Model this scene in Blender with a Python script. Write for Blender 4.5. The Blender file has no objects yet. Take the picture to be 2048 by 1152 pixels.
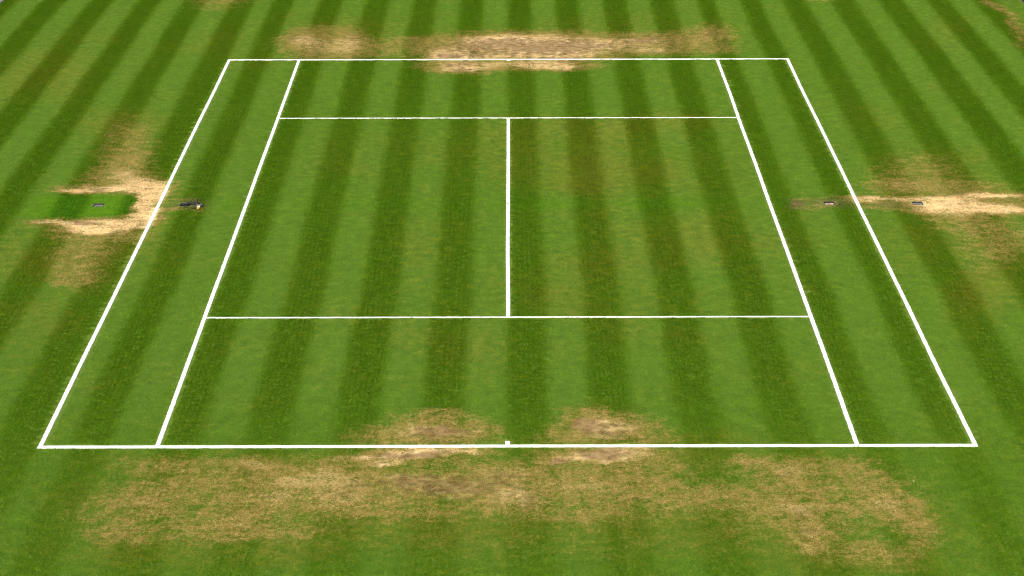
import bpy, bmesh, math, random
import numpy as np

random.seed(7)
rng = np.random.default_rng(11)
scene = bpy.context.scene
COL = scene.collection

# ------------------------------------------------------------------ camera
cam_data = bpy.data.cameras.new('camera')
cam_data.sensor_width = 36.0
cam_data.lens = 36.0 * 5786.18 / 2048.0
cam_data.clip_start = 0.5
cam_data.clip_end = 2000.0
cam = bpy.data.objects.new('camera', cam_data)
cam.location = (0.0435, -43.904, 10.788)
cam.rotation_euler = (1.30087545, 0.00187793, -0.00088652)
COL.objects.link(cam)
scene.camera = cam

# ------------------------------------------------------------------ sky and sun (bright overcast day)
SUN_ELEV, SUN_AZ = math.radians(52), math.radians(200)     # azimuth clockwise from +Y
world = bpy.data.worlds.new('World')
scene.world = world
world.use_nodes = True
wn = world.node_tree
sky = wn.nodes.new('ShaderNodeTexSky')
sky.sky_type = 'NISHITA'
sky.sun_disc = False
sky.sun_elevation = SUN_ELEV
sky.sun_rotation = SUN_AZ
sky.air_density = 1.0
sky.dust_density = 6.0
sky.ozone_density = 1.0
bg = wn.nodes['Background']
bg.inputs['Strength'].default_value = 0.11
wn.links.new(sky.outputs['Color'], bg.inputs['Color'])

sun_data = bpy.data.lights.new('sun', 'SUN')
sun_data.energy = 1.5
sun_data.angle = math.radians(24)
sun_data.color = (1.0, 0.955, 0.88)
sun = bpy.data.objects.new('sun', sun_data)
sun.location = (0, 0, 40)
d = (math.sin(SUN_AZ) * math.cos(SUN_ELEV), math.cos(SUN_AZ) * math.cos(SUN_ELEV), math.sin(SUN_ELEV))
from mathutils import Vector
sun.rotation_euler = Vector(d).to_track_quat('Z', 'Y').to_euler()
COL.objects.link(sun)

scene.view_settings.view_transform = 'Standard'
scene.view_settings.look = 'None'
scene.view_settings.exposure = 1.05
scene.view_settings.gamma = 1.0
scene.view_settings.use_curve_mapping = False
scene.cycles.use_denoising = True
scene.cycles.denoising_prefilter = 'NONE'
scene.cycles.denoising_input_passes = 'RGB_ALBEDO_NORMAL'
scene.cycles.filter_width = 1.15
scene.cycles.max_bounces = 6
scene.cycles.diffuse_bounces = 3
scene.cycles.transmission_bounces = 3
scene.cycles.glossy_bounces = 2

# ------------------------------------------------------------------ turf wear, in metres on the court
# each entry: centre x, y, first half axis x, y, second half axis x, y, strength
WEAR = {
    'W': [
        (-6.355, 1.035, 0.839, -0.007, 0.045, -0.342, 0.97), (-7.029, 1.007, 0.304, -0.003, 0.025, -0.171, 0.85), (-5.785, 1.34, 0.442, -0.004, 0.067, -0.554, 0.92),
        (-6.42, 2.769, 0.397, -0.004, 0.162, -1.248, 0.62), (-6.404, 4.086, 0.51, -0.005, 0.166, -1.315, 0.38), (-6.344, 1.869, 0.569, -0.005, 0.083, -0.637, 0.68),
        (-6.693, 5.888, 0.44, -0.004, 0.158, -1.244, 0.22), (-6.003, 2.402, 0.329, -0.003, 0.177, -1.447, 0.3), (-5.695, 0.86, 0.35, -0.003, 0.081, -0.679, 1),
        (-5.658, 0.158, 0.267, -0.002, 0.119, -0.989, 1), (-5.645, -0.65, 0.355, -0.003, 0.086, -0.7, 1), (-5.736, -1.215, 0.305, -0.003, 0.039, -0.31, 0.8),
        (-6.36, -1.209, 0.8, -0.007, 0.052, -0.373, 0.97), (-7.055, -1.048, 0.352, -0.003, 0.029, -0.188, 0.92), (-6.332, -1.518, 0.469, -0.004, 0.047, -0.337, 0.97),
        (-5.887, -1.337, 0.38, -0.003, 0.044, -0.34, 0.75), (-6.108, -1.944, 0.674, -0.006, 0.057, -0.421, 0.5), (-6.138, -2.536, 0.555, -0.004, 0.122, -0.878, 0.42),
        (-6.182, -3.62, 0.433, -0.003, 0.176, -1.227, 0.5), (-6.151, -4.332, 0.319, -0.002, 0.07, -0.485, 0.45), (-5.741, -1.887, 0.3, -0.002, 0.046, -0.362, 0.45),
        (-6.717, -1.879, 0.3, -0.002, 0.045, -0.301, 0.3), (-6.127, -0.962, 0.459, -0.004, 0.021, -0.157, 0.6), (-5.241, 0.353, 0.299, -0.003, 0.011, -0.1, 0.6),
        (-5.161, -0.367, 0.349, -0.003, 0.014, -0.129, 0.6), (-4.893, -0.337, 0.31, -0.003, 0.014, -0.129, 0.4), (-6.614, 5.273, 0.348, -0.003, 0.103, -0.81, 0.2),
        (5.847, 0.291, 0.628, -0.005, -0.022, -0.182, 0.9), (6.784, 0.25, 0.518, -0.004, -0.038, -0.265, 0.9), (7.689, 0.508, 0.828, -0.007, -0.043, -0.267, 0.95),
        (6.723, -0.176, 0.513, -0.004, -0.065, -0.455, 0.9), (7.324, -0.311, 0.93, -0.008, -0.076, -0.484, 1), (6.793, -0.755, 0.537, -0.005, -0.056, -0.38, 0.6),
        (7.669, -0.571, 0.462, -0.004, -0.047, -0.287, 0.85), (6.376, -0.432, 0.309, -0.003, -0.026, -0.193, 0.5), (6.683, 2.109, 0.774, -0.007, -0.185, -1.359, 0.42),
        (6.665, 1.093, 0.878, -0.008, -0.076, -0.548, 0.5), (6.275, 1.165, 0.48, -0.004, -0.063, -0.481, 0.4), (7.458, 1.052, 0.718, -0.006, -0.064, -0.41, 0.35),
        (7.09, -1.321, 0.682, -0.006, -0.096, -0.618, 0.55), (7.186, -2.142, 0.521, -0.004, -0.143, -0.894, 0.45), (7.398, -2.878, 0.366, -0.003, -0.164, -0.981, 0.4),
        (6.833, -3.443, 0.361, -0.003, -0.159, -1.012, 0.25), (6.131, 0.057, 1.094, -0.009, -0.034, -0.262, 0.4), (7.151, 0.082, 1.016, -0.009, -0.08, -0.525, 0.5),
        (5.316, 0.462, 0.394, -0.003, -0.011, -0.1, 0.6), (4.843, -0.29, 0.388, -0.003, -0.013, -0.129, 0.4), (4.669, 0.301, 0.236, -0.002, -0.013, -0.133, 0.4),
        (5.843, -0.363, 0.387, -0.003, -0.02, -0.161, 0.5), (-4.232, 14.091, 0.386, -0.004, 0.077, -1.107, 0.55), (-3.741, 13.538, 0.806, -0.009, 0.088, -1.413, 0.68),
        (-3.21, 13.97, 0.274, -0.003, 0.07, -1.323, 0.52), (-3.793, 15.213, 0.621, -0.007, 0.035, -0.574, 0.42), (-3.625, 12.47, 0.643, -0.007, 0.032, -0.524, 0.4),
        (-2.943, 12.673, 0.496, -0.005, 0.026, -0.528, 0.35), (-2.266, 13.144, 0.9, -0.01, 0.037, -0.966, 0.36), (-1.686, 13.843, 0.506, -0.006, 0.019, -0.659, 0.35),
        (-0.57, 13.504, 1.308, -0.014, 0.011, -1.086, 0.6), (1.344, 13.591, 2.619, -0.029, -0.029, -1.307, 0.42), (-3.388, 13.534, 1.208, -0.013, 0.08, -1.413, 0.35),
        (-1.206, 12.654, 0.536, -0.006, 0.012, -0.58, 0.7), (0.635, 13.274, 1.353, -0.015, -0.011, -1.078, 0.72), (-0.067, 13.935, 1.064, -0.012, 0.001, -0.881, 0.55),
        (1.633, 13.102, 0.749, -0.008, -0.027, -1.018, 0.62), (0.543, 14.261, 1.731, -0.019, -0.006, -0.723, 0.6), (2.351, 13.58, 0.805, -0.009, -0.034, -0.871, 0.55),
        (2.869, 13.903, 0.607, -0.007, -0.041, -0.88, 0.5), (3.685, 14.004, 0.608, -0.007, -0.06, -0.993, 0.52), (4.179, 14.556, 0.47, -0.005, -0.084, -1.237, 0.58),
        (2.814, 12.717, 0.595, -0.006, -0.02, -0.423, 0.65), (4.21, 12.808, 0.397, -0.004, -0.037, -0.53, 0.4), (3.514, 12.815, 0.895, -0.01, -0.043, -0.743, 0.4),
        (-1.146, 12.131, 0.688, -0.007, 0.007, -0.363, 0.8), (1.018, 12.212, 1.28, -0.014, -0.008, -0.468, 0.7), (0.034, 12.431, 1.877, -0.02, -0, -0.628, 0.55),
        (-0.064, 11.403, 1.748, -0.018, 0.001, -0.556, 0.5), (-0.163, 12.12, 0.786, -0.008, 0.001, -0.311, 0.45), (-3.501, 12.052, 0.884, -0.009, 0.015, -0.258, 0.3),
        (-0.934, 11.21, 0.736, -0.008, 0.013, -0.804, 0.82), (-1.119, 10.764, 0.403, -0.004, 0.007, -0.346, 0.7), (-0.064, 11.403, 0.583, -0.006, 0, -0.253, 0.5),
        (0.809, 11.293, 0.969, -0.01, -0.008, -0.605, 0.88), (0.996, 10.891, 0.404, -0.004, -0.006, -0.348, 0.65), (-0.544, 10.907, 0.481, -0.005, 0.003, -0.298, 0.6),
        (-6.288, 18.565, 0.655, -0.008, 0.037, -0.383, 0.5), (-6.329, 17.872, 0.54, -0.006, 0.049, -0.499, 0.3), (6.799, 18.602, 0.327, -0.004, -0.026, -0.255, 0.55),
        (10.488, 17.801, 0.137, -1, -0.099, -0.377, 0.75), (10.579, 16.099, -0.063, -1.454, -0.171, -0.405, 0.6), (10.396, 14.097, 0.203, -0.002, -0.236, -1.384, 0.4),
        (-0.933, -10.808, 0.511, -0.003, 0.01, -0.387, 0.6), (-0.801, -11.306, 0.622, -0.004, 0.009, -0.377, 0.74), (-1.363, -11.34, 0.444, -0.003, 0.012, -0.32, 0.55),
        (-0.317, -11.158, 0.274, -0.002, 0.003, -0.304, 0.62), (-0.852, -11.641, 0.822, -0.005, 0.003, -0.129, 0.6), (-1.708, -11.562, 0.294, -0.002, 0.007, -0.149, 0.35),
        (-0.667, -10.576, 0.302, -0.002, 0.003, -0.157, 0.35), (1.043, -11.052, 0.466, -0.003, -0.019, -0.65, 0.8), (1.364, -11.244, 0.475, -0.003, -0.02, -0.529, 0.62),
        (0.589, -11.465, 0.295, -0.002, -0.003, -0.187, 0.45), (1.118, -10.549, 0.424, -0.003, -0.005, -0.157, 0.45), (1.61, -11.056, 0.239, -0.002, -0.017, -0.382, 0.35),
        (1.853, -11.548, 0.353, -0.002, -0.006, -0.112, 0.3), (1.086, -11.617, 0.646, -0.004, -0.003, -0.111, 0.6), (-1.017, -12.042, 0.726, -0.005, 0.006, -0.217, 0.9),
        (-1.299, -12.256, 0.692, -0.004, 0.007, -0.196, 0.78), (-1.732, -12.235, 0.433, -0.003, 0.004, -0.071, 0.7), (-1.434, -12.468, 0.241, -0.002, 0.004, -0.088, 0.85),
        (-0.668, -12.081, 0.406, -0.003, 0.002, -0.126, 0.75), (-0.319, -12.119, 0.232, -0.001, 0.001, -0.09, 0.5), (1.07, -12.128, 0.724, -0.005, -0.007, -0.234, 0.88),
        (1.294, -12.344, 0.518, -0.003, -0.01, -0.266, 0.7), (1.599, -11.969, 0.349, -0.002, -0.003, -0.073, 0.8), (1.761, -12.204, 0.219, -0.001, -0.003, -0.054, 0.75),
        (0.604, -12.304, 0.346, -0.002, -0.002, -0.142, 0.65), (-0.814, -13.196, 1.347, -0.008, 0.022, -0.879, 0.6), (-3.402, -13.68, 1.273, -0.008, 0.127, -1.232, 0.24),
        (-2.201, -13.439, 0.892, -0.006, 0.066, -1, 0.26), (0.919, -13.459, 1.114, -0.007, -0.027, -0.999, 0.24), (3.453, -13.722, 1.325, -0.008, -0.136, -1.312, 0.24),
        (-1.838, -12.935, 0.453, -0.003, 0.026, -0.48, 0.5), (-1.627, -13.772, 0.497, -0.003, 0.023, -0.457, 0.55), (0.028, -13.701, 0.415, -0.003, -0, -0.525, 0.66),
        (0.761, -13.037, 0.733, -0.005, -0.013, -0.597, 0.5), (1.197, -13.46, 0.724, -0.004, -0.019, -0.532, 0.52), (0.899, -14.191, 0.708, -0.004, -0.009, -0.35, 0.4),
        (-0.086, -12.773, 0.455, -0.003, 0.001, -0.346, 0.5), (1.907, -13.712, 0.387, -0.002, -0.034, -0.59, 0.38), (-0.079, -15.037, 4.244, -0.025, 0.002, -0.68, 0.14),
        (-0.087, -12.424, 4.593, -0.029, 0.002, -0.53, 0.12), (1.623, -12.697, 0.569, -0.004, -0.015, -0.313, 0.4), (-1.007, -14.179, 0.817, -0.005, 0.01, -0.318, 0.4),
        (-3.926, -12.487, 0.516, -0.003, 0.04, -0.352, 0.45), (-3.734, -12.664, 0.148, -0.001, 0.015, -0.139, 0.6), (-3.107, -12.668, 0.456, -0.003, 0.032, -0.349, 0.5),
        (-2.836, -12.494, 0.344, -0.002, 0.02, -0.246, 0.6), (-3.88, -13.84, 0.441, -0.003, 0.058, -0.488, 0.42), (-4.086, -13.511, 0.389, -0.002, 0.057, -0.464, 0.4),
        (-4.166, -14.815, 0.347, -0.002, 0.04, -0.306, 0.42), (-4.083, -14.631, 0.237, -0.001, 0.047, -0.372, 0.4), (-2.907, -14.263, 0.359, -0.002, 0.026, -0.285, 0.58),
        (-2.848, -13.683, 0.498, -0.003, 0.04, -0.459, 0.45), (-3.402, -13.68, 0.886, -0.005, 0.081, -0.788, 0.25), (-3.196, -14.637, 0.699, -0.004, 0.028, -0.279, 0.55),
        (-3.063, -14.898, 0.373, -0.002, 0.01, -0.107, 0.65), (-2.306, -13.522, 0.5, -0.003, 0.042, -0.597, 0.52), (-2.252, -12.673, 0.456, -0.003, 0.032, -0.488, 0.45),
        (-4.421, -14.317, 0.353, -0.002, 0.099, -0.727, 0.24), (-2.441, -14.672, 0.537, -0.003, 0.019, -0.247, 0.42), (-3.565, -13.179, 0.393, -0.002, 0.025, -0.237, 0.5),
        (-2.567, -13.016, 0.339, -0.002, 0.018, -0.239, 0.5), (2.725, -12.441, 0.241, -0.002, -0.014, -0.177, 0.6), (3.207, -12.811, 0.34, -0.002, -0.032, -0.346, 0.58),
        (3.209, -13.389, 0.335, -0.002, -0.029, -0.301, 0.5), (3.119, -12.532, 0.629, -0.004, -0.032, -0.351, 0.45), (3.919, -12.537, 0.343, -0.002, -0.03, -0.263, 0.45),
        (3.984, -13.057, 0.372, -0.002, -0.036, -0.307, 0.45), (4.197, -13.429, 0.267, -0.002, -0.046, -0.367, 0.45), (4.311, -13.922, 0.263, -0.002, -0.038, -0.291, 0.5),
        (4.368, -14.401, 0.227, -0.001, -0.046, -0.346, 0.62), (4.408, -14.897, 0.17, -0.001, -0.05, -0.366, 0.55), (3.919, -13.985, 0.493, -0.003, -0.034, -0.29, 0.45),
        (3.193, -14.125, 0.316, -0.002, -0.031, -0.32, 0.58), (3.249, -14.768, 0.278, -0.002, -0.043, -0.43, 0.66), (3.166, -15.221, 0.137, -0.001, -0.018, -0.179, 0.62),
        (2.887, -13.881, 0.33, -0.002, -0.028, -0.324, 0.45), (3.674, -13.723, 0.828, -0.005, -0.112, -1.016, 0.38), (3.713, -15.284, 0.526, -0.003, -0.038, -0.327, 0.42),
        (2.57, -13.716, 0.442, -0.003, -0.055, -0.721, 0.38), (2.31, -13.467, 0.334, -0.002, -0.021, -0.299, 0.4), (3.887, -15.58, 0.469, -0.003, -0.045, -0.365, 0.35),
        (1.767, -13.213, 0.336, -0.002, -0.011, -0.203, 0.4),
    ],
    'B': [
        (-6.47, 1.002, 0.208, -0.002, 0.021, -0.154, 0.9), (-6.483, -1.146, 0.229, -0.002, 0.022, -0.156, 0.95), (-7.208, -1.047, 0.183, -0.002, 0.015, -0.094, 0.6),
        (-6.909, 1.006, 0.24, -0.002, 0.015, -0.102, 0.3), (4.441, -0.027, 0.07, -0.001, -0.031, -0.327, 0.6), (4.477, -0.222, 0.062, -0.001, -0.015, -0.162, 0.5),
        (0.234, 13.171, 2.001, -0.022, -0.004, -1.074, 0.75), (-0.934, 11.21, 0.581, -0.006, 0.007, -0.452, 0.45), (0.81, 11.394, 0.777, -0.008, -0.005, -0.354, 0.45),
        (-3.801, 13.702, 0.707, -0.008, 0.062, -0.984, 0.35), (3.167, 13.79, 1.111, -0.012, -0.045, -0.877, 0.4), (0.885, 13.218, 0.751, -0.008, -0.009, -0.645, 0.95),
        (0.034, 13.606, 0.554, -0.006, -0, -0.49, 0.7), (-1.148, 12.235, 0.374, -0.004, 0.004, -0.208, 0.95), (-0.557, 12.228, 0.158, -0.002, 0.001, -0.104, 0.8),
        (1.112, 11.952, 0.588, -0.006, -0.002, -0.129, 0.8), (-0.831, 10.761, 0.25, -0.003, 0.003, -0.198, 0.85), (2.768, 13.904, 0.283, -0.003, -0.015, -0.33, 0.7),
        (4.191, 14.725, 0.256, -0.003, -0.027, -0.395, 0.5), (-3.204, 14.246, 0.204, -0.002, 0.035, -0.667, 0.45), (-4.342, 14.203, 0.183, -0.002, 0.036, -0.5, 0.45),
        (1.643, 13.479, 0.352, -0.004, -0.012, -0.434, 0.5), (-0.938, 11.412, 0.389, -0.004, 0.004, -0.253, 0.4), (-0.801, -11.306, 0.385, -0.003, 0.006, -0.264, 0.8),
        (1.041, -11.148, 0.387, -0.003, -0.014, -0.494, 0.55), (-0.697, -11.193, 0.059, -0, 0.003, -0.152, 0.8), (0.895, -11.013, 0.119, -0.001, -0.006, -0.23, 0.98),
        (0.964, -11.355, 0.166, -0.001, -0.004, -0.15, 0.6), (1.144, -10.899, 0.042, -0, -0.003, -0.096, 0.8), (1.3, -11.395, 0.177, -0.001, -0.005, -0.15, 0.35),
        (-1.245, -12.149, 0.695, -0.004, 0.007, -0.18, 0.45), (1.068, -12.2, 0.635, -0.004, -0.006, -0.197, 0.45), (-1.329, -12.22, 0.289, -0.002, 0.003, -0.089, 0.98),
        (-0.965, -12.204, 0.266, -0.002, 0.004, -0.125, 1), (-1.52, -12.467, 0.126, -0.001, 0.002, -0.053, 0.6), (0.546, -12.357, 0.127, -0.001, -0.001, -0.089, 1),
        (1.172, -12.218, 0.219, -0.001, -0.004, -0.125, 1), (1.044, -12.056, 0.255, -0.002, -0.003, -0.09, 0.8), (0.859, -12.482, 0.069, -0, -0.001, -0.035, 0.6),
        (-0.667, -12.117, 0.174, -0.001, 0.001, -0.072, 0.4), (-0.644, -13.282, 0.84, -0.005, 0.009, -0.471, 0.7), (-1.213, -13.024, 0.339, -0.002, 0.009, -0.239, 0.5),
        (-1.815, -13.358, 0.279, -0.002, 0.015, -0.268, 0.4), (0.193, -13.832, 0.187, -0.001, -0.002, -0.293, 0.55), (0.028, -12.946, 0.226, -0.001, -0, -0.137, 0.4),
        (-2.915, -14.167, 0.273, -0.002, 0.017, -0.191, 0.3), (3.186, -14.204, 0.185, -0.001, -0.014, -0.143, 0.5), (3.244, -14.706, 0.225, -0.001, -0.019, -0.185, 0.5),
        (3.197, -12.915, 0.192, -0.001, -0.014, -0.155, 0.4), (1.25, -13.544, 0.333, -0.002, -0.006, -0.165, 0.35), (1.465, -13.71, 0.221, -0.001, -0.006, -0.131, 0.35),
        (-2.848, -13.683, 0.221, -0.001, 0.014, -0.164, 0.3),
    ],
    'D': [
        (-4.856, 0.053, 0.297, -0.003, 0.051, -0.492, 0.8), (-5.115, -0.076, 0.351, -0.003, 0.043, -0.391, 0.5), (5.03, 0.001, 0.663, -0.006, -0.052, -0.491, 0.75),
        (4.468, 0.006, 0.125, -0.001, -0.04, -0.425, 0.9), (5.919, -0.072, 0.467, -0.004, -0.041, -0.326, 0.7), (6.43, -0.043, 0.218, -0.002, -0.036, -0.261, 0.6),
        (1.379, 2.156, 0.286, -0.003, -0.045, -1.612, 0.3), (1.209, 0.264, 0.471, -0.004, -0.025, -0.993, 0.15),
    ],
    'Y': [
        (1.91, 2.151, 1.878, -0.017, -0.097, -2.512, 0.5), (1.324, 1.625, 0.485, -0.004, -0.057, -2.105, 0.7), (-0.137, 3.836, 1.436, -0.013, 0.007, -2.302, 0.4),
        (0.732, 5.611, 1.049, -0.01, -0.014, -1.026, 0.45), (-2.673, 3.859, 1.015, -0.009, 0.122, -2.304, 0.25), (-9.128, 10.405, 0.86, -0.009, 0.469, -2.938, 0.5),
        (-8.435, 10.889, 0.482, -0.005, 0.511, -3.49, 0.4), (-8.082, 14.023, 0.813, -0.009, 0.442, -3.322, 0.25), (2.707, -2.255, 1.858, -0.015, -0.107, -1.782, 0.45),
        (0.948, -4.494, 1.13, -0.009, -0.035, -1.607, 0.4), (-1.234, -2.223, 0.893, -0.007, 0.067, -2.382, 0.3), (-6.934, -3.334, 0.872, -0.007, 0.271, -1.696, 0.5),
        (-5.775, -2.772, 0.883, -0.007, 0.229, -1.74, 0.5), (-6.432, -6.477, 0.809, -0.006, 0.233, -1.46, 0.35), (-5.644, 12.914, 1.196, -0.013, 0.253, -2.666, 0.3),
        (7.187, 1.926, 0.975, -0.009, -0.313, -2.132, 0.4), (6.943, -4.54, 0.634, -0.005, -0.262, -1.604, 0.5), (6.429, -5.579, 0.412, -0.003, -0.197, -1.271, 0.4),
        (-2.385, -15.397, 0.63, -0.004, 0.034, -0.443, 0.5), (3.678, -15.579, 1.042, -0.006, -0.068, -0.584, 0.6), (-3.75, -15.389, 0.788, -0.005, 0.071, -0.591, 0.5),
        (-0.617, -14.652, 1.611, -0.01, 0.012, -0.619, 0.4), (1.799, -14.666, 1.073, -0.006, -0.043, -0.773, 0.4), (-4.841, -13.671, 0.443, -0.003, 0.144, -0.986, 0.3),
        (9.1, 14.954, 0.617, -0.007, -0.419, -2.852, 0.3), (6.435, 5.763, 0.876, -0.008, -0.302, -2.481, 0.25), (1.656, -11.987, 1.744, -0.011, -0.034, -0.725, 0.4),
        (-2.951, -12.493, 1.72, -0.011, 0.061, -0.704, 0.4), (2.035, 5.394, 1.045, -0.01, -0.047, -1.221, 0.5), (2.928, 5.796, 0.877, -0.008, -0.068, -1.24, 0.4),
        (-1.45, -6.513, 1.345, -0.01, 0.053, -1.457, 0.2), (6.198, -2.283, 0.742, -0.006, -0.246, -1.779, 0.35), (-3.269, 15.092, 2.066, -0.023, 0.122, -2.29, 0.35),
        (2.429, 15.605, 3.122, -0.035, -0.067, -1.745, 0.3), (-6.737, 5.888, 1.056, -0.01, 0.319, -2.492, 0.35), (-0.425, -7.925, 1.298, -0.009, 0.016, -1.357, 0.2),
        (1.911, -6.538, 1.68, -0.012, -0.068, -1.456, 0.25),
    ],
}
HALF_W, SINGLES, HALF_L, SERVICE = 5.485, 4.115, 11.885, 6.40
LAWN_X0, LAWN_X1, LAWN_Y0, LAWN_Y1 = -11.04, 11.15, -21.0, 25.0

# mowing bands: x of every change of direction
BANDS = [-10.7, -10.17, -9.65, -9.12, -8.6, -8.07, -7.57, -7.07, -6.57, -6.02, -5.5, -5.12, -4.66]
BANDS += [k * 0.514375 for k in range(-8, 9)]
BANDS += [4.49, 5.05, 5.49, 5.97, 6.49, 7.03, 7.56, 8.07, 8.62, 9.12, 9.61, 10.13, 10.6]
FRESH = [(-7.75, 0.60), (-7.0, 0.62), (-5.92, 0.62), (-5.84, 0.36), (-5.88, -0.66), (-6.08, -0.77), (-6.87, -0.82), (-7.7, -0.8)]
# socket openings in the turf: x0, x1, y0, y1
SOCKETS = [(-6.475, -6.31, -0.12, 0.075), (-5.125, -4.955, -0.09, 0.10), (4.935, 5.105, -0.075, 0.115), (6.315, 6.48, -0.10, 0.09)]


def lattice_noise(x, y, scale, seed):
    r = np.random.default_rng(seed)
    tab = r.random((256, 256))
    fx, fy = x * scale + 1000.0, y * scale + 1000.0
    ix, iy = np.floor(fx).astype(int), np.floor(fy).astype(int)
    tx, ty = fx - ix, fy - iy
    tx = tx * tx * (3 - 2 * tx)
    ty = ty * ty * (3 - 2 * ty)
    a, b = tab[ix & 255, iy & 255], tab[(ix + 1) & 255, iy & 255]
    c, e = tab[ix & 255, (iy + 1) & 255], tab[(ix + 1) & 255, (iy + 1) & 255]
    return (a * (1 - tx) + b * tx) * (1 - ty) + (c * (1 - tx) + e * tx) * ty


def fractal(x, y, scale, seed, octaves=3):
    s, a, t = 0.0, 1.0, 0.0
    for k in range(octaves):
        s = s + a * lattice_noise(x, y, scale * 2 ** k, seed + 17 * k)
        t += a
        a *= 0.55
    return s / t


def sstep(e0, e1, v):
    t = np.clip((v - e0) / (e1 - e0), 0, 1)
    return t * t * (3 - 2 * t)


def poly_inside_distance(x, y, poly):
    """signed distance, positive inside"""
    best = np.full(x.shape, 1e9)
    inside = np.zeros(x.shape, bool)
    n = len(poly)
    for i in range(n):
        (x0, y0), (x1, y1) = poly[i], poly[(i + 1) % n]
        dx, dy = x1 - x0, y1 - y0
        t = np.clip(((x - x0) * dx + (y - y0) * dy) / (dx * dx + dy * dy), 0, 1)
        best = np.minimum(best, np.hypot(x - x0 - t * dx, y - y0 - t * dy))
        cond = (y0 > y) != (y1 > y)
        if abs(dy) > 1e-9:
            inside ^= cond & (x < x0 + (y - y0) * dx / dy)
    return np.where(inside, best, -best)


def turf_fields(x, y):
    """wear W, soil B, yellowing Y, band S, fresh G, dull D at court points"""
    wx = x + 0.24 * (fractal(x, y, 2.2, 3) - 0.5) + 0.16 * (fractal(x, y, 9, 5) - 0.5)
    wy = y + 0.34 * (fractal(x, y, 2.2, 31) - 0.5) + 0.26 * (fractal(x, y, 9, 37) - 0.5)
    out = {}
    for ch in 'WBYD':
        keep = np.ones(x.shape)
        for (cx, cy, ax, ay, bx, by, s) in WEAR[ch]:
            R = 1.6 * (math.hypot(ax, ay) + math.hypot(bx, by)) + 0.5
            m = (np.abs(wx - cx) < R) & (np.abs(wy - cy) < R)
            if not m.any():
                continue
            det = ax * by - ay * bx
            px, py = wx[m] - cx, wy[m] - cy
            u = (px * by - py * bx) / det
            v = (-px * ay + py * ax) / det
            r = np.sqrt(u * u + v * v)
            lo = 0.22 if ch in 'WB' else 0.0
            keep[m] *= 1 - s * (1 - sstep(lo, 1.6, r))
        out[ch] = 1 - keep
    out['Y'] = out['Y'] * (1 - 0.85 * np.exp(-(y / 0.62) ** 2) * (np.abs(x) < 4.6))
    dist = poly_inside_distance(x + 0.10 * (fractal(x, y, 6, 77) - 0.5), y + 0.14 * (fractal(x, y, 6, 78) - 0.5), FRESH)
    G = sstep(-0.03, 0.06, dist) * sstep(-7.75, -7.1, x)
    out['W'] *= 1 - G
    out['B'] *= 1 - G
    out['D'] *= 1 - G
    band = 0.55 * np.exp(-(y / 0.36) ** 4) * (np.abs(x) < 4.5) * sstep(0.25, 0.7, fractal(x, y, 1.4, 141))
    out['G'] = np.maximum(G, band)
    s = np.zeros(x.shape)
    sign = 1.0                       # dark -> light at the first change
    xw = x + 0.045 * (lattice_noise(x * 0, y, 0.4, 91) - 0.5) + 0.05 * (fractal(x, y, 5.0, 93) - 0.5)
    for b in BANDS:
        s += sign / (1 + np.exp(-np.clip((xw - b) / 0.026, -40, 40)))
        sign = -sign
    # the passes are not equally strong everywhere
    amp = 0.80 + 0.4 * (fractal(x, y, 0.35, 101) - 0.5)
    amp = amp * (1 - 0.45 * sstep(-9.6, -12.8, y)) * (1 - 0.5 * out['W'])
    out['S'] = 0.5 + (s - 0.5) * amp
    return out


# ------------------------------------------------------------------ node helpers
def new_mat(name):
    m = bpy.data.materials.new(name)
    m.use_nodes = True
    nt = m.node_tree
    return m, nt, nt.nodes['Principled BSDF']


def math_node(nt, op, a, b=None, clamp=False):
    n = nt.nodes.new('ShaderNodeMath')
    n.operation = op
    n.use_clamp = clamp
    for i, v in enumerate((a, b)):
        if v is None:
            continue
        if isinstance(v, (int, float)):
            n.inputs[i].default_value = v
        else:
            nt.links.new(v, n.inputs[i])
    return n.outputs[0]


def map_range(nt, v, a, b, c=0.0, e=1.0, smooth=True):
    n = nt.nodes.new('ShaderNodeMapRange')
    n.interpolation_type = 'SMOOTHSTEP' if smooth else 'LINEAR'
    nt.links.new(v, n.inputs['Value'])
    for k, val in zip(('From Min', 'From Max', 'To Min', 'To Max'), (a, b, c, e)):
        n.inputs[k].default_value = val
    return n.outputs['Result']


def mix_col(nt, f, a, b, mode='MIX'):
    n = nt.nodes.new('ShaderNodeMix')
    n.data_type = 'RGBA'
    n.blend_type = mode
    for sock, v in ((n.inputs[0], f), (n.inputs[6], a), (n.inputs[7], b)):
        if isinstance(v, (int, float)):
            sock.default_value = v
        elif isinstance(v, tuple):
            sock.default_value = (*v, 1.0)
        else:
            nt.links.new(v, sock)
    return n.outputs[2]


def noise_tex(nt, scale, detail=2.0, rough=0.55, vec=None):
    n = nt.nodes.new('ShaderNodeTexNoise')
    n.inputs['Scale'].default_value = scale
    n.inputs['Detail'].default_value = detail
    n.inputs['Roughness'].default_value = rough
    if vec is not None:
        nt.links.new(vec, n.inputs['Vector'])
    return n.outputs['Fac']


DARK_GREEN = (0.092, 0.200, 0.003)
LIGHT_GREEN = (0.101, 0.198, 0.0165)
FRESH_GREEN = (0.072, 0.215, 0.004)
YELLOW_GREEN = (0.200, 0.205, 0.036)
STRAW = (0.640, 0.480, 0.240)
SOIL = (0.195, 0.122, 0.046)
DULL = (0.150, 0.135, 0.050)


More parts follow.
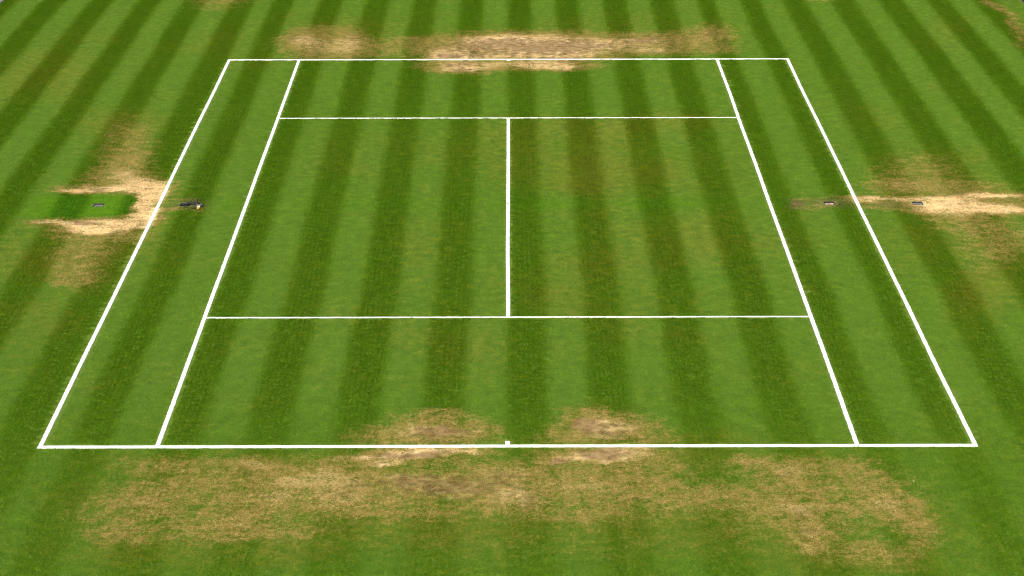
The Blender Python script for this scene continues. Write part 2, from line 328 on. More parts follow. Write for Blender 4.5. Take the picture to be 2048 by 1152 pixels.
def turf_colour(nt, attr_type):
    """colour of the turf at a point from the wear fields; the fine break-up is noise in metres"""
    def attr(name):
        a = nt.nodes.new('ShaderNodeAttribute')
        a.attribute_type = attr_type
        a.attribute_name = name
        s = nt.nodes.new('ShaderNodeSeparateXYZ')
        nt.links.new(a.outputs['Vector'], s.inputs[0])
        return s.outputs
    W, B, Y = attr('turf_wear')
    S, G, D = attr('turf_band')
    pos = nt.nodes.new('ShaderNodeNewGeometry').outputs['Position']
    flat = nt.nodes.new('ShaderNodeVectorMath')
    flat.operation = 'MULTIPLY'
    flat.inputs[1].default_value = (1, 0.8, 0)
    nt.links.new(pos, flat.inputs[0])
    p = flat.outputs[0]
    n_mid = noise_tex(nt, 3.3, 3.0, 0.6, p)
    n_fine = noise_tex(nt, 26.0, 3.0, 0.7, p)
    n_big = noise_tex(nt, 0.9, 2.0, 0.5, p)
    n_clump = noise_tex(nt, 6.5, 4.0, 0.68, p)
    col = mix_col(nt, S, DARK_GREEN, LIGHT_GREEN)
    col = mix_col(nt, G, col, mix_col(nt, S, FRESH_GREEN, (0.094, 0.222, 0.006)))
    # yellowing of tired grass
    y = math_node(nt, 'ADD', Y, math_node(nt, 'MULTIPLY', math_node(nt, 'SUBTRACT', n_big, 0.5), 0.9))
    y = math_node(nt, 'ADD', y, math_node(nt, 'MULTIPLY', math_node(nt, 'SUBTRACT', n_clump, 0.5), 2.0))
    y = math_node(nt, 'ADD', y, math_node(nt, 'MULTIPLY', W, 1.0))
    y = math_node(nt, 'MULTIPLY', map_range(nt, y, -0.06, 0.85), math_node(nt, 'SUBTRACT', 1.0, G))
    ycol = mix_col(nt, S, (0.145, 0.172, 0.006), (0.172, 0.200, 0.024))
    col = mix_col(nt, math_node(nt, 'MULTIPLY', y, 0.76), col, ycol)
    # dull trodden ground
    d = map_range(nt, math_node(nt, 'ADD', D, math_node(nt, 'MULTIPLY', math_node(nt, 'SUBTRACT', n_fine, 0.5), 0.8)), 0.15, 0.95)
    col = mix_col(nt, math_node(nt, 'MULTIPLY', d, 0.8), col, DULL)
    # straw
    w = math_node(nt, 'ADD', W, math_node(nt, 'MULTIPLY', math_node(nt, 'SUBTRACT', n_fine, 0.5), 1.9))
    w = math_node(nt, 'ADD', w, math_node(nt, 'MULTIPLY', math_node(nt, 'SUBTRACT', n_mid, 0.5), 0.9))
    w = math_node(nt, 'ADD', w, math_node(nt, 'MULTIPLY', math_node(nt, 'SUBTRACT', n_clump, 0.5), 2.3))
    w = map_range(nt, w, 0.08, 1.04)
    w = math_node(nt, 'MULTIPLY', w, map_range(nt, W, 0.0, 0.28))
    w = math_node(nt, 'MULTIPLY', w, map_range(nt, W, 0.72, 0.98, 0.86, 1.0))
    straw = mix_col(nt, map_range(nt, W, 0.72, 1.0), (0.300, 0.220, 0.068), STRAW)
    col = mix_col(nt, w, col, straw)
    # bare soil
    b = math_node(nt, 'ADD', B, math_node(nt, 'MULTIPLY', math_node(nt, 'SUBTRACT', n_fine, 0.5), 1.6))
    b = math_node(nt, 'ADD', b, math_node(nt, 'MULTIPLY', math_node(nt, 'SUBTRACT', n_clump, 0.5), -1.3))
    b = map_range(nt, b, 0.25, 0.85)
    b = math_node(nt, 'MULTIPLY', b, map_range(nt, B, 0.02, 0.25))
    col = mix_col(nt, math_node(nt, 'MULTIPLY', b, 0.85), col, SOIL)
    # small scuffs and divots
    st = nt.nodes.new('ShaderNodeVectorMath')
    st.operation = 'MULTIPLY'
    st.inputs[1].default_value = (5.0, 11.0, 0)
    nt.links.new(pos, st.inputs[0])
    sc = map_range(nt, noise_tex(nt, 1.0, 4.0, 0.75, st.outputs[0]), 0.62, 0.76)
    col = mix_col(nt, math_node(nt, 'MULTIPLY', sc, 0.55), col, mix_col(nt, W, (0.055, 0.085, 0.008), (0.20, 0.12, 0.05)))
    # grain
    g = noise_tex(nt, 70.0, 3.0, 0.8, p)
    amp = math_node(nt, 'ADD', 0.75, math_node(nt, 'MULTIPLY', W, 1.5))
    v = math_node(nt, 'ADD', 1.0, math_node(nt, 'MULTIPLY', math_node(nt, 'SUBTRACT', g, 0.5), amp))
    v = math_node(nt, 'MULTIPLY', v, map_range(nt, n_mid, 0.2, 0.8, 0.90, 1.10, False))
    v = math_node(nt, 'MULTIPLY', v, map_range(nt, n_clump, 0.25, 0.75, 0.80, 1.20, False))
    v = math_node(nt, 'MULTIPLY', v, map_range(nt, n_fine, 0.25, 0.75, 0.84, 1.16, False))
    comb = nt.nodes.new('ShaderNodeCombineXYZ')
    for i in range(3):
        nt.links.new(v, comb.inputs[i])
    return mix_col(nt, 1.0, col, comb.outputs[0], 'MULTIPLY'), g, n_fine


mat_lawn, nt, bsdf = new_mat('lawn_turf')
c, g, nf = turf_colour(nt, 'GEOMETRY')
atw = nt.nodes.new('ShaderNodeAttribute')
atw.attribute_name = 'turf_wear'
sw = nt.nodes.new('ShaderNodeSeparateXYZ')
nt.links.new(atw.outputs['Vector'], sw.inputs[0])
c = mix_col(nt, map_range(nt, sw.outputs[0], 0.0, 0.8, 0.45, 0.0), c, (0.062, 0.075, 0.012))      # thatch tone, darkened to paint in the missing shade between the blades
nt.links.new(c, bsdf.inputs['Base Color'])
bsdf.inputs['Roughness'].default_value = 0.9
bsdf.inputs['Specular IOR Level'].default_value = 0.15
bump = nt.nodes.new('ShaderNodeBump')
bump.inputs['Strength'].default_value = 0.6
bump.inputs['Distance'].default_value = 0.02
nt.links.new(math_node(nt, 'ADD', g, nf), bump.inputs['Height'])
nt.links.new(bump.outputs[0], bsdf.inputs['Normal'])

mat_blade, nt, bsdf = new_mat('grass_blade')
c, g, nf = turf_colour(nt, 'INSTANCER')
nt.links.new(c, bsdf.inputs['Base Color'])
bsdf.inputs['Roughness'].default_value = 0.55
bsdf.inputs['Specular IOR Level'].default_value = 0.08
trans = nt.nodes.new('ShaderNodeBsdfTranslucent')
nt.links.new(c, trans.inputs['Color'])
mixs = nt.nodes.new('ShaderNodeMixShader')
mixs.inputs[0].default_value = 0.3
nt.links.new(bsdf.outputs[0], mixs.inputs[1])
nt.links.new(trans.outputs[0], mixs.inputs[2])
nt.links.new(mixs.outputs[0], nt.nodes['Material Output'].inputs['Surface'])


def plain_mat(name, colour, rough=0.6, metallic=0.0, vary=0.25, scale=30.0, bump_d=0.0):
    m, nt, b = new_mat(name)
    tc = nt.nodes.new('ShaderNodeTexCoord').outputs['Object']
    f = noise_tex(nt, scale, 4.0, 0.6, tc)
    lo = tuple(max(0.0, k * (1 - vary)) for k in colour)
    hi = tuple(min(1.0, k * (1 + vary)) for k in colour)
    nt.links.new(mix_col(nt, map_range(nt, f, 0.3, 0.7), lo, hi), b.inputs['Base Color'])
    b.inputs['Roughness'].default_value = rough
    b.inputs['Metallic'].default_value = metallic
    if bump_d:
        bp = nt.nodes.new('ShaderNodeBump')
        bp.inputs['Strength'].default_value = 0.5
        bp.inputs['Distance'].default_value = bump_d
        nt.links.new(f, bp.inputs['Height'])
        nt.links.new(bp.outputs[0], b.inputs['Normal'])
    return m


# chalk-white line marking, thinner where it has been rubbed
mat_line, nt, bsdf = new_mat('line_marking')
pos = nt.nodes.new('ShaderNodeNewGeometry').outputs['Position']
speck = noise_tex(nt, 70.0, 3.0, 0.7, pos)
blot = noise_tex(nt, 1.3, 2.0, 0.5, pos)
att = nt.nodes.new('ShaderNodeAttribute')
att.attribute_type = 'OBJECT'
att.attribute_name = 'rub'
sp = nt.nodes.new('ShaderNodeSeparateXYZ')
nt.links.new(pos, sp.inputs[0])
rubbed_end = map_range(nt, sp.outputs[1], 3.0, -11.0, 0.10, 0.24)
thr = math_node(nt, 'SUBTRACT', 0.76, math_node(nt, 'MULTIPLY', att.outputs['Fac'], math_node(nt, 'ADD', rubbed_end, math_node(nt, 'MULTIPLY', math_node(nt, 'SUBTRACT', blot, 0.5), 0.2))))
worn = map_range(nt, math_node(nt, 'SUBTRACT', speck, thr), -0.05, 0.10)
nt.links.new(mix_col(nt, math_node(nt, 'MULTIPLY', worn, 0.85), (0.74, 0.745, 0.73), (0.42, 0.46, 0.22)), bsdf.inputs['Base Color'])
bsdf.inputs['Roughness'].default_value = 0.85
bp = nt.nodes.new('ShaderNodeBump')
bp.inputs['Strength'].default_value = 0.4
bp.inputs['Distance'].default_value = 0.006
nt.links.new(speck, bp.inputs['Height'])
nt.links.new(bp.outputs[0], bsdf.inputs['Normal'])

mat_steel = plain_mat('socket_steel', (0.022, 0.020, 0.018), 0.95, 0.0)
mat_lid = plain_mat('grey_lid', (0.120, 0.118, 0.110), 0.9, 0.0, 0.15)
mat_wood = plain_mat('pink_wood', (0.52, 0.33, 0.22), 0.8, 0.0, 0.25, 40)
mat_rubber = plain_mat('black_rubber', (0.012, 0.011, 0.012), 0.55, 0.0, 0.3)
mat_grey_web = plain_mat('grey_webbing', (0.10, 0.10, 0.09), 0.8)
mat_cream = plain_mat('cream_plastic', (0.60, 0.47, 0.26), 0.5, 0.0, 0.08)
mat_orange = plain_mat('orange_plastic', (0.62, 0.26, 0.03), 0.45, 0.0, 0.1)
mat_ring = plain_mat('anchor_metal', (0.30, 0.30, 0.33), 0.4, 0.8)
mat_leaf = plain_mat('dry_leaf', (0.035, 0.032, 0.020), 0.8)
mat_petal = plain_mat('pale_petal', (0.75, 0.68, 0.40), 0.8)
mat_paving = plain_mat('path_concrete', (0.16, 0.145, 0.145), 0.9, 0.0, 0.2, 6, 0.003)
mat_ground = plain_mat('outer_ground', (0.10, 0.13, 0.05), 0.95, 0.0, 0.3, 0.8)
mat_wall = plain_mat('wall_paint', (0.020, 0.085, 0.075), 0.45, 0.0, 0.2, 5)
mat_cap = plain_mat('wall_cap', (0.10, 0.24, 0.22), 0.4, 0.0, 0.15, 5)
mat_plinth = plain_mat('wall_plinth', (0.012, 0.018, 0.018), 0.7, 0.0, 0.2, 5)


# ------------------------------------------------------------------ mesh helpers
def tag(o, label=None, cat=None, group=None, kind=None):
    for k, v in (('label', label), ('category', cat), ('group', group), ('kind', kind)):
        if v:
            o[k] = v
    return o


def mesh_obj(name, bm, mat, parent=None, smooth=False):
    me = bpy.data.meshes.new(name)
    bm.normal_update()
    bm.to_mesh(me)
    bm.free()
    if smooth:
        for f in me.polygons:
            f.use_smooth = True
    me.materials.append(mat)
    o = bpy.data.objects.new(name, me)
    COL.objects.link(o)
    if parent:
        o.parent = parent
    return o


def add_box(bm, x0, x1, y0, y1, z0, z1):
    v = [bm.verts.new(p) for p in ((x0, y0, z0), (x1, y0, z0), (x1, y1, z0), (x0, y1, z0), (x0, y0, z1), (x1, y0, z1), (x1, y1, z1), (x0, y1, z1))]
    for f in ((0, 3, 2, 1), (4, 5, 6, 7), (0, 1, 5, 4), (1, 2, 6, 5), (2, 3, 7, 6), (3, 0, 4, 7)):
        bm.faces.new([v[i] for i in f])


def bevelled_box(x0, x1, y0, y1, z0, z1, r, seg=2):
    bm = bmesh.new()
    add_box(bm, x0, x1, y0, y1, z0, z1)
    bmesh.ops.bevel(bm, geom=bm.edges[:], offset=r, segments=seg, affect='EDGES', profile=0.5)
    return bm


def add_tube(bm, pts, radii, seg=8, flat=1.0):
    rings = []
    pts = [Vector(p) for p in pts]
    for i, p in enumerate(pts):
        t = (pts[min(i + 1, len(pts) - 1)] - pts[max(i - 1, 0)]).normalized()
        side = t.cross(Vector((0, 0, 1)))
        side = side.normalized() if side.length > 1e-4 else Vector((1, 0, 0))
        up = side.cross(t).normalized()
        r = radii[i] if isinstance(radii, (list, tuple)) else radii
        rings.append([bm.verts.new(p + side * (r * math.cos(a)) + up * (r * flat * math.sin(a))) for a in [2 * math.pi * k / seg for k in range(seg)]])
    for a, b in zip(rings, rings[1:]):
        for k in range(seg):
            bm.faces.new((a[k], a[(k + 1) % seg], b[(k + 1) % seg], b[k]))
    bm.faces.new(rings[0][::-1])
    bm.faces.new(rings[-1])


def empty(name, loc):
    o = bpy.data.objects.new(name, None)
    o.location = loc
    o.empty_display_size = 0.1
    COL.objects.link(o)
    return o


# ------------------------------------------------------------------ lawn
xs = list(np.linspace(LAWN_X0, LAWN_X1, 420))
ys = list(np.linspace(LAWN_Y0, LAWN_Y1, 640))
for (a, b, c0, e0) in SOCKETS:
    for arr, vals in ((xs, (a, b)), (ys, (c0, e0))):
        for val in vals:
            arr.append(val)
def clean(arr, keep, tol):
    arr = sorted(arr)
    keep = set(round(k, 6) for k in keep)
    out = []
    for v in arr:
        if out and v - out[-1] < tol:
            if round(v, 6) in keep:
                if round(out[-1], 6) in keep:
                    if v - out[-1] > 1e-6:
                        out.append(v)
                else:
                    out[-1] = v
            continue
        out.append(v)
    return np.array(out)
xs = clean(xs, [v for s in SOCKETS for v in s[:2]], 0.012)
ys = clean(ys, [v for s in SOCKETS for v in s[2:]], 0.012)
NX, NY = len(xs), len(ys)
gx, gy = np.meshgrid(xs, ys)
gx, gy = gx.ravel(), gy.ravel()
co = np.zeros((NX * NY, 3), np.float32)
co[:, 0], co[:, 1] = gx, gy
ii, jj = np.meshgrid(np.arange(NX - 1), np.arange(NY - 1))
ii, jj = ii.ravel(), jj.ravel()
mx, my = (xs[ii] + xs[ii + 1]) / 2, (ys[jj] + ys[jj + 1]) / 2
solid = np.ones(len(ii), bool)
for (a, b, c0, e0) in SOCKETS:
    solid &= ~((mx > a) & (mx < b) & (my > c0) & (my < e0))
ii, jj = ii[solid], jj[solid]
q = np.stack([jj * NX + ii, jj * NX + ii + 1, (jj + 1) * NX + ii + 1, (jj + 1) * NX + ii], 1)
me = bpy.data.meshes.new('lawn')
me.vertices.add(len(co))
me.vertices.foreach_set('co', co.ravel())
me.loops.add(q.size)
me.loops.foreach_set('vertex_index', q.ravel().astype(np.int32))
me.polygons.add(len(q))
me.polygons.foreach_set('loop_start', (np.arange(len(q)) * 4).astype(np.int32))
me.update(calc_edges=True)
F = turf_fields(gx.astype(float), gy.astype(float))
for nm, chs in (('turf_wear', 'WBY'), ('turf_band', 'SGD')):
    at = me.attributes.new(nm, 'FLOAT_VECTOR', 'POINT')
    at.data.foreach_set('vector', np.stack([F[k] for k in chs], 1).astype(np.float32).ravel())
me.materials.append(mat_lawn)
lawn = bpy.data.objects.new('lawn', me)
COL.objects.link(lawn)
tag(lawn, 'striped green tennis lawn with straw-coloured worn patches', None, None, 'structure')

# ground around the lawn, out to the horizon
bm = bmesh.new()
X, Yr = 900.0, 900.0
for (x0, x1, y0, y1) in ((-X, LAWN_X0, -Yr, Yr), (LAWN_X1, X, -Yr, Yr), (LAWN_X0, LAWN_X1, -Yr, LAWN_Y0), (LAWN_X0, LAWN_X1, LAWN_Y1, Yr)):
    vs = [bm.verts.new(p) for p in ((x0, y0, -0.004), (x1, y0, -0.004), (x1, y1, -0.004), (x0, y1, -0.004))]
    bm.faces.new(vs)
tag(mesh_obj('ground', bm, mat_ground), 'plain ground around the lawn', None, None, 'structure')
bm = bmesh.new()
for k in range(23):
    y0 = LAWN_Y0 + 2.0 * k
    add_box(bm, LAWN_X0 - 1.2, LAWN_X0 + 0.002, y0 + 0.004, y0 + 1.996, -0.05, 0.022)
bmesh.ops.bevel(bm, geom=[e for e in bm.edges if e.verts[0].co.z > 0 and e.verts[1].co.z > 0], offset=0.006, segments=1, affect='EDGES')
tag(mesh_obj('path', bm, mat_paving), 'grey concrete path along the lawn', None, None, 'structure')

# ------------------------------------------------------------------ line markings
RECTS = []
def line_strip(name, x0, x1, y0, y1, label, cat='court line', rub=0.15, wob=0.0016, group=None):
    """a painted strip with a slightly uneven edge, flush with the grass tips; returns the object"""
    RECTS.append((x0, x1, y0, y1))
    along_x = (x1 - x0) > (y1 - y0)
    L0, L1 = (x0, x1) if along_x else (y0, y1)
    S0, S1 = (y0, y1) if along_x else (x0, x1)
    n = max(2, int((L1 - L0) / 0.045))
    r = np.random.default_rng(abs(hash(name + str(x0) + str(y0))) % 1000 if False else int(abs(x0 * 37 + y0 * 91) * 10) % 9973)
    t = np.linspace(L0, L1, n)
    drift = 0.010 * (lattice_noise(t, t * 0, 0.35, int(abs(S0) * 100) + 5) - 0.5)
    e0 = S0 + drift + wob * r.standard_normal(n).clip(-2, 2)
    e1 = S1 + drift + wob * r.standard_normal(n).clip(-2, 2)
    bm = bmesh.new()
    top0, top1, bot0, bot1 = [], [], [], []
    zt = 0.0075
    for k in range(n):
        for lst, s, z in ((top0, e0[k] + 0.003, zt), (top1, e1[k] - 0.003, zt), (bot0, e0[k] - 0.002, 0.001), (bot1, e1[k] + 0.002, 0.001)):
            lst.append(bm.verts.new((t[k], s, z) if along_x else (s, t[k], z)))
    for k in range(n - 1):
        for a, b in ((top0, top1), (bot0, top0), (top1, bot1)):
            vs = (a[k], a[k + 1], b[k + 1], b[k])
            bm.faces.new(vs if not along_x else vs[::-1])
    for k in (0, n - 1):
        bm.faces.new((bot0[k], top0[k], top1[k], bot1[k]))
    bmesh.ops.recalc_face_normals(bm, faces=bm.faces[:])
    o = mesh_obj(name, bm, mat_line)
    o['rub'] = rub
    return tag(o, label, cat, group)

SW, BW = 0.051, 0.080
line_strip('baseline', -HALF_W, HALF_W, -HALF_L, -HALF_L + BW, 'thick white near baseline crossing the foreground worn turf', rub=0.1)
line_strip('baseline', -HALF_W, HALF_W, HALF_L - 0.068, HALF_L, 'thin-looking white far baseline at the top of the court', rub=0.1)
yA, yB = -HALF_L + BW + 0.0005, HALF_L - 0.0685
line_strip('doubles_sideline', -HALF_W, -HALF_W + SW, yA, yB, 'white outer sideline on the left, beside the straw U-shaped patch', rub=0.1)
line_strip('doubles_sideline', HALF_W - SW, HALF_W, yA, yB, 'white outer sideline on the right, rubbed and speckled near its lower end', rub=1.0)
line_strip('singles_sideline', -SINGLES, -SINGLES + SW, yA, yB, 'white inner sideline on the left, left end of both service lines', rub=0.1)
line_strip('singles_sideline', SINGLES - SW, SINGLES, yA, yB, 'white inner sideline on the right, right end of both service lines', rub=0.3)
xa, xb = -SINGLES + SW + 0.0005, SINGLES - SW - 0.0005
line_strip('service_line', xa, xb, -SERVICE - 0.017, -SERVICE + 0.017, 'narrow white service line nearer the camera', rub=0.2)
line_strip('service_line', xa, xb, SERVICE - 0.017, SERVICE + 0.017, 'narrow white service line on the far half', rub=0.3)
line_strip('centre_service_line', -SW / 2, SW / 2, -SERVICE + 0.0175, SERVICE - 0.0175, 'white centre line joining the two service lines', rub=0.1)
line_strip('centre_mark', -SW / 2 - 0.003, SW / 2 - 0.003, yA, yA + 0.135, 'short white centre mark on the near baseline', rub=0.0, wob=0.002)
line_strip('centre_mark', -SW / 2 + 0.005, SW / 2 + 0.005, yB - 0.12, yB, 'short white centre mark on the far baseline', rub=0.0, wob=0.002)

# ------------------------------------------------------------------ net post sockets
def socket(k, name, label, closed):
    x0, x1, y0, y1 = SOCKETS[k]
    cx, cy = (x0 + x1) / 2, (y0 + y1) / 2
    root = empty(name, (cx, cy, 0))
    hx, hy, t = (x1 - x0) / 2, (y1 - y0) / 2, 0.008
    depth = 0.06 if closed else 0.30
    bm = bmesh.new()
    add_box(bm, -hx + 0.001, hx - 0.001, hy - t, hy - 0.001, -depth, 0.006)
    add_box(bm, -hx + 0.001, hx - 0.001, -hy + 0.001, -hy + t, -depth, 0.002)
    add_box(bm, -hx + 0.001, -hx + t, -hy + t, hy - t, -depth, 0.005)
    add_box(bm, hx - t, hx - 0.001, -hy + t, hy - t, -depth, 0.005)
    add_box(bm, -hx + 0.001, hx - 0.001, -hy + 0.001, hy - 0.001, -depth - 0.01, -depth - 0.0005)
    mesh_obj('sleeve', bm, mat_steel, root)
    if closed:
        mesh_obj('lid', bevelled_box(-hx + t + 0.001, hx - t - 0.001, -hy + t + 0.001, hy - t - 0.002, -0.030, -0.013, 0.002), mat_lid, root)
        bm = bmesh.new()
        add_tube(bm, [(0.035 * math.cos(a) , -0.02 + 0.012 * math.sin(a), -0.011) for a in np.linspace(0, math.pi, 9)], 0.003, 6)
        mesh_obj('lift_ring', bm, mat_steel, root)
    return tag(root, label, 'socket', 'net post sockets let into the turf')

socket(0, 'post_socket', 'recessed grey socket cover in the fresh green plot at left', True)
socket(3, 'post_socket', 'recessed grey socket cover right of the right outer sideline', True)
s1 = socket(2, 'post_socket', 'open dark socket with pinkish wood plug inside right tramlines', False)
mesh_obj('wood_plug', bevelled_box(-0.074, 0.012, -0.084, 0.084, -0.09, -0.024, 0.003), mat_wood, s1)
mesh_obj('wood_plug', bevelled_box(0.014, 0.074, -0.084, 0.080, -0.09, -0.019, 0.003), mat_wood, s1)
socket(1, 'post_socket', 'open dark socket inside left tramlines under black straps', False)

# straps pulled out of the left socket
root = empty('net_strap', (-4.95, 0.0, 0))
bm = bmesh.new()
def wavy(pts, n=28):
    """smooth curve through the points"""
    P = [Vector(p) for p in pts]
    out = []
    for s in range(len(P) - 1):
        p0, p1, p2, p3 = P[max(s - 1, 0)], P[s], P[s + 1], P[min(s + 2, len(P) - 1)]
        for k in range(max(2, n // (len(P) - 1))):
            t = k / max(2, n // (len(P) - 1))
            out.append(0.5 * ((2 * p1) + (-p0 + p2) * t + (2 * p0 - 5 * p1 + 4 * p2 - p3) * t * t + (-p0 + 3 * p1 - 3 * p2 + p3) * t ** 3))
    out.append(P[-1])
    return out
add_tube(bm, wavy([(-0.15, 0.05, 0.006), (-0.08, 0.0, 0.022), (-0.01, 0.03, 0.024), (0.06, 0.05, 0.022)]), 0.020, 8, 0.45)
add_tube(bm, wavy([(-0.14, -0.04, 0.004), (-0.06, 0.05, 0.022), (0.02, 0.0, 0.022), (0.05, -0.02, 0.02)]), 0.018, 8, 0.45)
mesh_obj('webbing', bm, mat_rubber, root, True)
bm = bmesh.new()
add_tube(bm, wavy([(0.03, 0.09, 0.020), (0.07, 0.11, 0.024), (0.11, 0.05, 0.026), (0.15, -0.02, 0.024), (0.19, -0.09, 0.02), (0.185, -0.16, 0.02), (0.16, -0.19, 0.018), (0.11, -0.16, 0.022), (0.08, -0.09, 0.02), (0.05, -0.03, 0.02)]), 0.0085, 7)
mesh_obj('cord', bm, mat_rubber, root, True)
bm = bmesh.new()
add_tube(bm, wavy([(0.10, -0.13, 0.02), (0.085, -0.20, 0.02), (0.095, -0.27, 0.02), (0.085, -0.31, 0.02), (0.05, -0.30, 0.02)]), 0.006, 6)
mesh_obj('cord', bm, mat_rubber, root, True)
bm = bmesh.new()
add_tube(bm, wavy([(0.09, -0.06, 0.016), (0.12, -0.10, 0.018), (0.15, -0.09, 0.018), (0.17, -0.05, 0.018)]), 0.022, 8, 0.4)
mesh_obj('pad', bm, mat_grey_web, root, True)
mesh_obj('buckle', bevelled_box(0.112, 0.165, -0.235, -0.180, 0.008, 0.032, 0.006), mat_cream, root)
mesh_obj('handle', bevelled_box(0.118, 0.158, -0.300, -0.237, 0.006, 0.026, 0.005), mat_orange, root)
mesh_obj('clasp', bevelled_box(0.078, 0.094, -0.205, -0.17, 0.012, 0.030, 0.004), mat_lid, root)
tag(root, 'tangled black net strap with a cream and orange buckle on the grass', 'strap')

# small fixings and scraps
bm = bmesh.new()
ring = [(0.013 * math.cos(a), 0.016 * math.sin(a), 0.0105) for a in np.linspace(0, 2 * math.pi, 17)]
add_tube(bm, ring, 0.0035, 6)
o = mesh_obj('centre_anchor', bm, mat_ring, None, True)
o.location = (-0.003, -0.005, 0)
tag(o, 'small grey metal net anchor in the middle of the centre line', 'anchor')
def leaf(name, mat, loc, rz, ln, wd, label, cat):
    bm = bmesh.new()
    prof = [0.0, 0.55, 0.95, 1.0, 0.8, 0.45, 0.0]
    n = len(prof)
    L, M, R = [], [], []
    for k, w in enumerate(prof):
        x = ln * (k / (n - 1) - 0.5)
        z = 0.016 + 0.010 * math.sin(k * 1.1)
        M.append(bm.verts.new((x, 0, z - 0.003)))
        if 0 < k < n - 1:
            L.append(bm.verts.new((x, wd * w, z + 0.004)))
            R.append(bm.verts.new((x, -wd * w, z + 0.002)))
    for side in (L, R):
        bm.faces.new((M[0], side[0], M[1]))
        for k in range(len(side) - 1):
            bm.faces.new((M[k + 1], side[k], side[k + 1], M[k + 2]))
        bm.faces.new((M[-2], side[-1], M[-1]))
    bmesh.ops.solidify(bm, geom=bm.faces[:], thickness=0.0012)
    o = mesh_obj(name, bm, mat)
    o.location = loc
    o.rotation_euler = (0, 0, rz)
    return tag(o, label, cat)
leaf('fallen_leaf', mat_leaf, (-4.47, -9.375, 0), 0.1, 0.055, 0.016, 'small dark fallen leaf in the left tramlines near the bottom', 'leaf')
leaf('flower_petal', mat_petal, (4.57, -13.145, 0), 0.8, 0.035, 0.014, 'tiny pale petal on green grass below the right inner sideline', 'petal')

# ------------------------------------------------------------------ low perimeter walls beside the lawn
def perimeter_wall(x, side, label):
    root = empty('perimeter_wall', (x, 2.0, 0))
    for k in range(15):
        y0 = -23.0 + 3.0 * k
        bm = bevelled_box(min(0.02 * side, 0.12 * side), max(0.02 * side, 0.12 * side), y0 + 0.006, y0 + 2.994, 0.122, 1.0, 0.008)
        mesh_obj('panel', bm, mat_wall, root)
    bm = bevelled_box(min(0.035 * side, 0.105 * side), max(0.035 * side, 0.105 * side), -23.0, 22.0, -0.05, 0.12, 0.004)
    mesh_obj('plinth', bm, mat_plinth, root)
    bm = bevelled_box(min(0.0, 0.16 * side), max(0.0, 0.16 * side), -23.0, 22.0, 1.002, 1.05, 0.01)
    mesh_obj('cap', bm, mat_cap, root)
    return tag(root, label, 'wall')
perimeter_wall(LAWN_X1 + 0.0, 1, 'dark green low panelled wall touching the top right corner of the lawn')
perimeter_wall(LAWN_X0 - 1.25, -1, 'dark green low panelled wall beyond the grey path on the left')

# ------------------------------------------------------------------ grass blades, one patch of blades repeated over the lawn
hidden = bpy.data.collections.new('grass_patches')
LEANS, VARIANTS, RADIUS = (37.0, 25.0, 13.0, 3.0), 4, 0.048
for lean_deg in LEANS:
    for k in range(VARIANTS):
        r = np.random.default_rng(200 + k + int(lean_deg))
        verts, faces = [], []
        for b in range(150):
            bx, by = r.uniform(-RADIUS, RADIUS), r.uniform(-RADIUS, RADIUS)
            ln = 0.0135 * (0.7 + 0.55 * r.random())
            lean = math.radians(lean_deg + 17 * r.standard_normal())
            az = math.radians(90 + 40 * r.standard_normal())
            dx, dy = math.cos(az), math.sin(az)
            wd = 0.0017 * (0.8 + 0.5 * r.random())
            tw = az + math.pi / 2 + 0.6 * r.standard_normal()
            sx, sy = wd * math.cos(tw), wd * math.sin(tw)
            l1, l2 = lean * 0.55, lean * 1.35
            m = (bx + 0.5 * ln * math.sin(l1) * dx, by + 0.5 * ln * math.sin(l1) * dy, 0.5 * ln * math.cos(l1))
            e = (m[0] + 0.5 * ln * math.sin(l2) * dx, m[1] + 0.5 * ln * math.sin(l2) * dy, m[2] + 0.5 * ln * math.cos(l2))
            i = len(verts)
            verts += [(bx - sx, by - sy, -0.001), (bx + sx, by + sy, -0.001), (m[0] + sx * 0.85, m[1] + sy * 0.85, m[2]), (m[0] - sx * 0.85, m[1] - sy * 0.85, m[2]), e]
            faces += [(i, i + 1, i + 2, i + 3), (i + 3, i + 2, i + 4)]
        pm = bpy.data.meshes.new('grass_patch')
        pm.from_pydata(verts, [], faces)
        pm.materials.append(mat_blade)
        hidden.objects.link(bpy.data.objects.new('grass_patch_%02d' % len(hidden.objects), pm))

SP = 0.068
px, py = np.meshgrid(np.arange(LAWN_X0 + 0.06, LAWN_X1 - 0.06, SP), np.arange(LAWN_Y0 + 0.06, LAWN_Y1 - 0.06, SP))
px, py = px.ravel(), py.ravel()
px = px + SP * 0.30 * rng.uniform(-1, 1, px.shape)
py = py + SP * 0.30 * rng.uniform(-1, 1, py.shape)
keep = np.ones(px.shape, bool)
for (x0, x1, y0, y1) in RECTS:
    dxy = np.hypot(np.maximum(np.maximum(x0 - px, px - x1), 0), np.maximum(np.maximum(y0 - py, py - y1), 0))
    keep &= dxy > 0.050
for (x0, x1, y0, y1) in SOCKETS:
    dxy = np.hypot(np.maximum(np.maximum(x0 - px, px - x1), 0), np.maximum(np.maximum(y0 - py, py - y1), 0))
    keep &= dxy > 0.055
px, py = px[keep], py[keep]
T = turf_fields(px, py)
keep = rng.random(px.shape) > 0.85 * sstep(0.35, 0.9, T['B'])
px, py = px[keep], py[keep]
T = {k: v[keep] for k, v in T.items()}
N = len(px)
gm = bpy.data.meshes.new('grass')
gm.vertices.add(N)
gm.vertices.foreach_set('co', np.stack([px, py, np.zeros(N)], 1).astype(np.float32).ravel())
def put(nm, typ, field, data):
    a = gm.attributes.new(nm, typ, 'POINT')
    a.data.foreach_set(field, data)
put('turf_wear', 'FLOAT_VECTOR', 'vector', np.stack([T['W'], T['B'], T['Y']], 1).astype(np.float32).ravel())
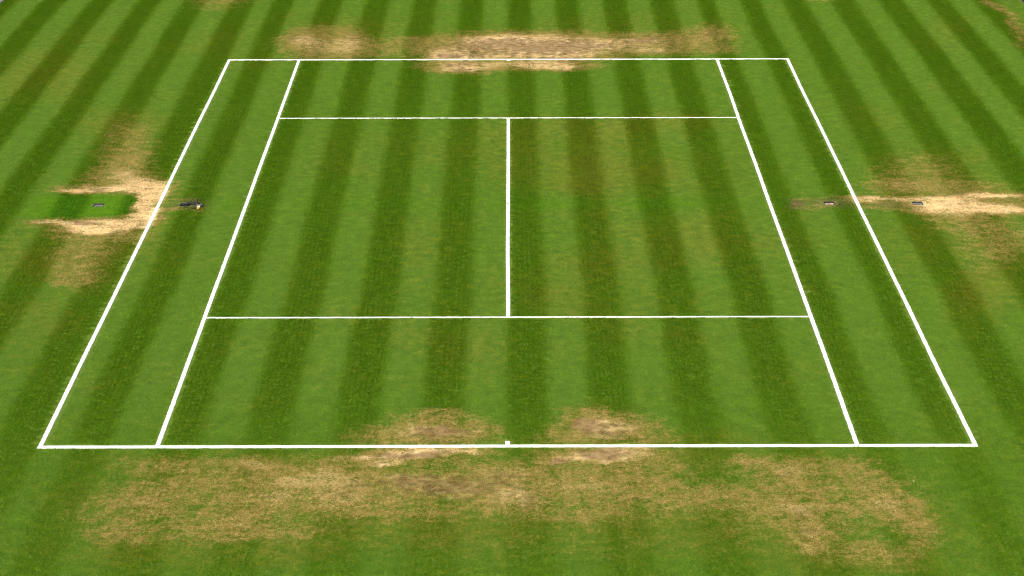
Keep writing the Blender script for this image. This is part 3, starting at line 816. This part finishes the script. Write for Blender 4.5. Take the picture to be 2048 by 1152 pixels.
put('turf_band', 'FLOAT_VECTOR', 'vector', np.stack([T['S'], T['G'], T['D']], 1).astype(np.float32).ravel())
toward = (T['S'] + 0.05 * rng.standard_normal(N)) < 0.5
strength = np.abs(T['S'] - 0.5) * 2
rot = np.where(toward, math.pi, 0.0) + np.radians(14) * rng.standard_normal(N) + (T['W'] > 0.5) * rng.uniform(-1.2, 1.2, N)
put('patch_turn', 'FLOAT_VECTOR', 'vector', np.stack([0 * rot, 0 * rot, rot], 1).astype(np.float32).ravel())
hs = (1.0 - 0.5 * T['W']) * (1 - 0.3 * T['B']) * rng.uniform(0.85, 1.15, N)
wsx = rng.uniform(0.95, 1.1, N)
put('patch_size', 'FLOAT_VECTOR', 'vector', np.stack([wsx, wsx, hs], 1).astype(np.float32).ravel())
cls = np.clip(np.round((0.92 - strength) * 4.2 + 0.35 * rng.standard_normal(N)), 0, len(LEANS) - 1)
put('patch_pick', 'INT', 'value', (cls * VARIANTS + rng.integers(0, VARIANTS, N)).astype(np.int32))
gm.materials.append(mat_blade)
grass = bpy.data.objects.new('grass', gm)
COL.objects.link(grass)
tag(grass, 'short mown grass blades covering the lawn', 'grass', None, 'stuff')
ng = bpy.data.node_groups.new('grass_scatter', 'GeometryNodeTree')
ng.interface.new_socket('Geometry', in_out='INPUT', socket_type='NodeSocketGeometry')
ng.interface.new_socket('Geometry', in_out='OUTPUT', socket_type='NodeSocketGeometry')
gi, go = ng.nodes.new('NodeGroupInput'), ng.nodes.new('NodeGroupOutput')
iop = ng.nodes.new('GeometryNodeInstanceOnPoints')
ci = ng.nodes.new('GeometryNodeCollectionInfo')
ci.inputs['Collection'].default_value = hidden
ci.inputs['Separate Children'].default_value = True
def named(nm, typ):
    n = ng.nodes.new('GeometryNodeInputNamedAttribute')
    n.data_type = typ
    n.inputs['Name'].default_value = nm
    return n.outputs['Attribute']
ng.links.new(gi.outputs[0], iop.inputs['Points'])
ng.links.new(ci.outputs[0], iop.inputs['Instance'])
iop.inputs['Pick Instance'].default_value = True
ng.links.new(named('patch_pick', 'INT'), iop.inputs['Instance Index'])
eul = ng.nodes.new('FunctionNodeEulerToRotation')
ng.links.new(named('patch_turn', 'FLOAT_VECTOR'), eul.inputs[0])
ng.links.new(eul.outputs[0], iop.inputs['Rotation'])
ng.links.new(named('patch_size', 'FLOAT_VECTOR'), iop.inputs['Scale'])
ng.links.new(iop.outputs[0], go.inputs[0])
md = grass.modifiers.new('scatter', 'NODES')
md.node_group = ng
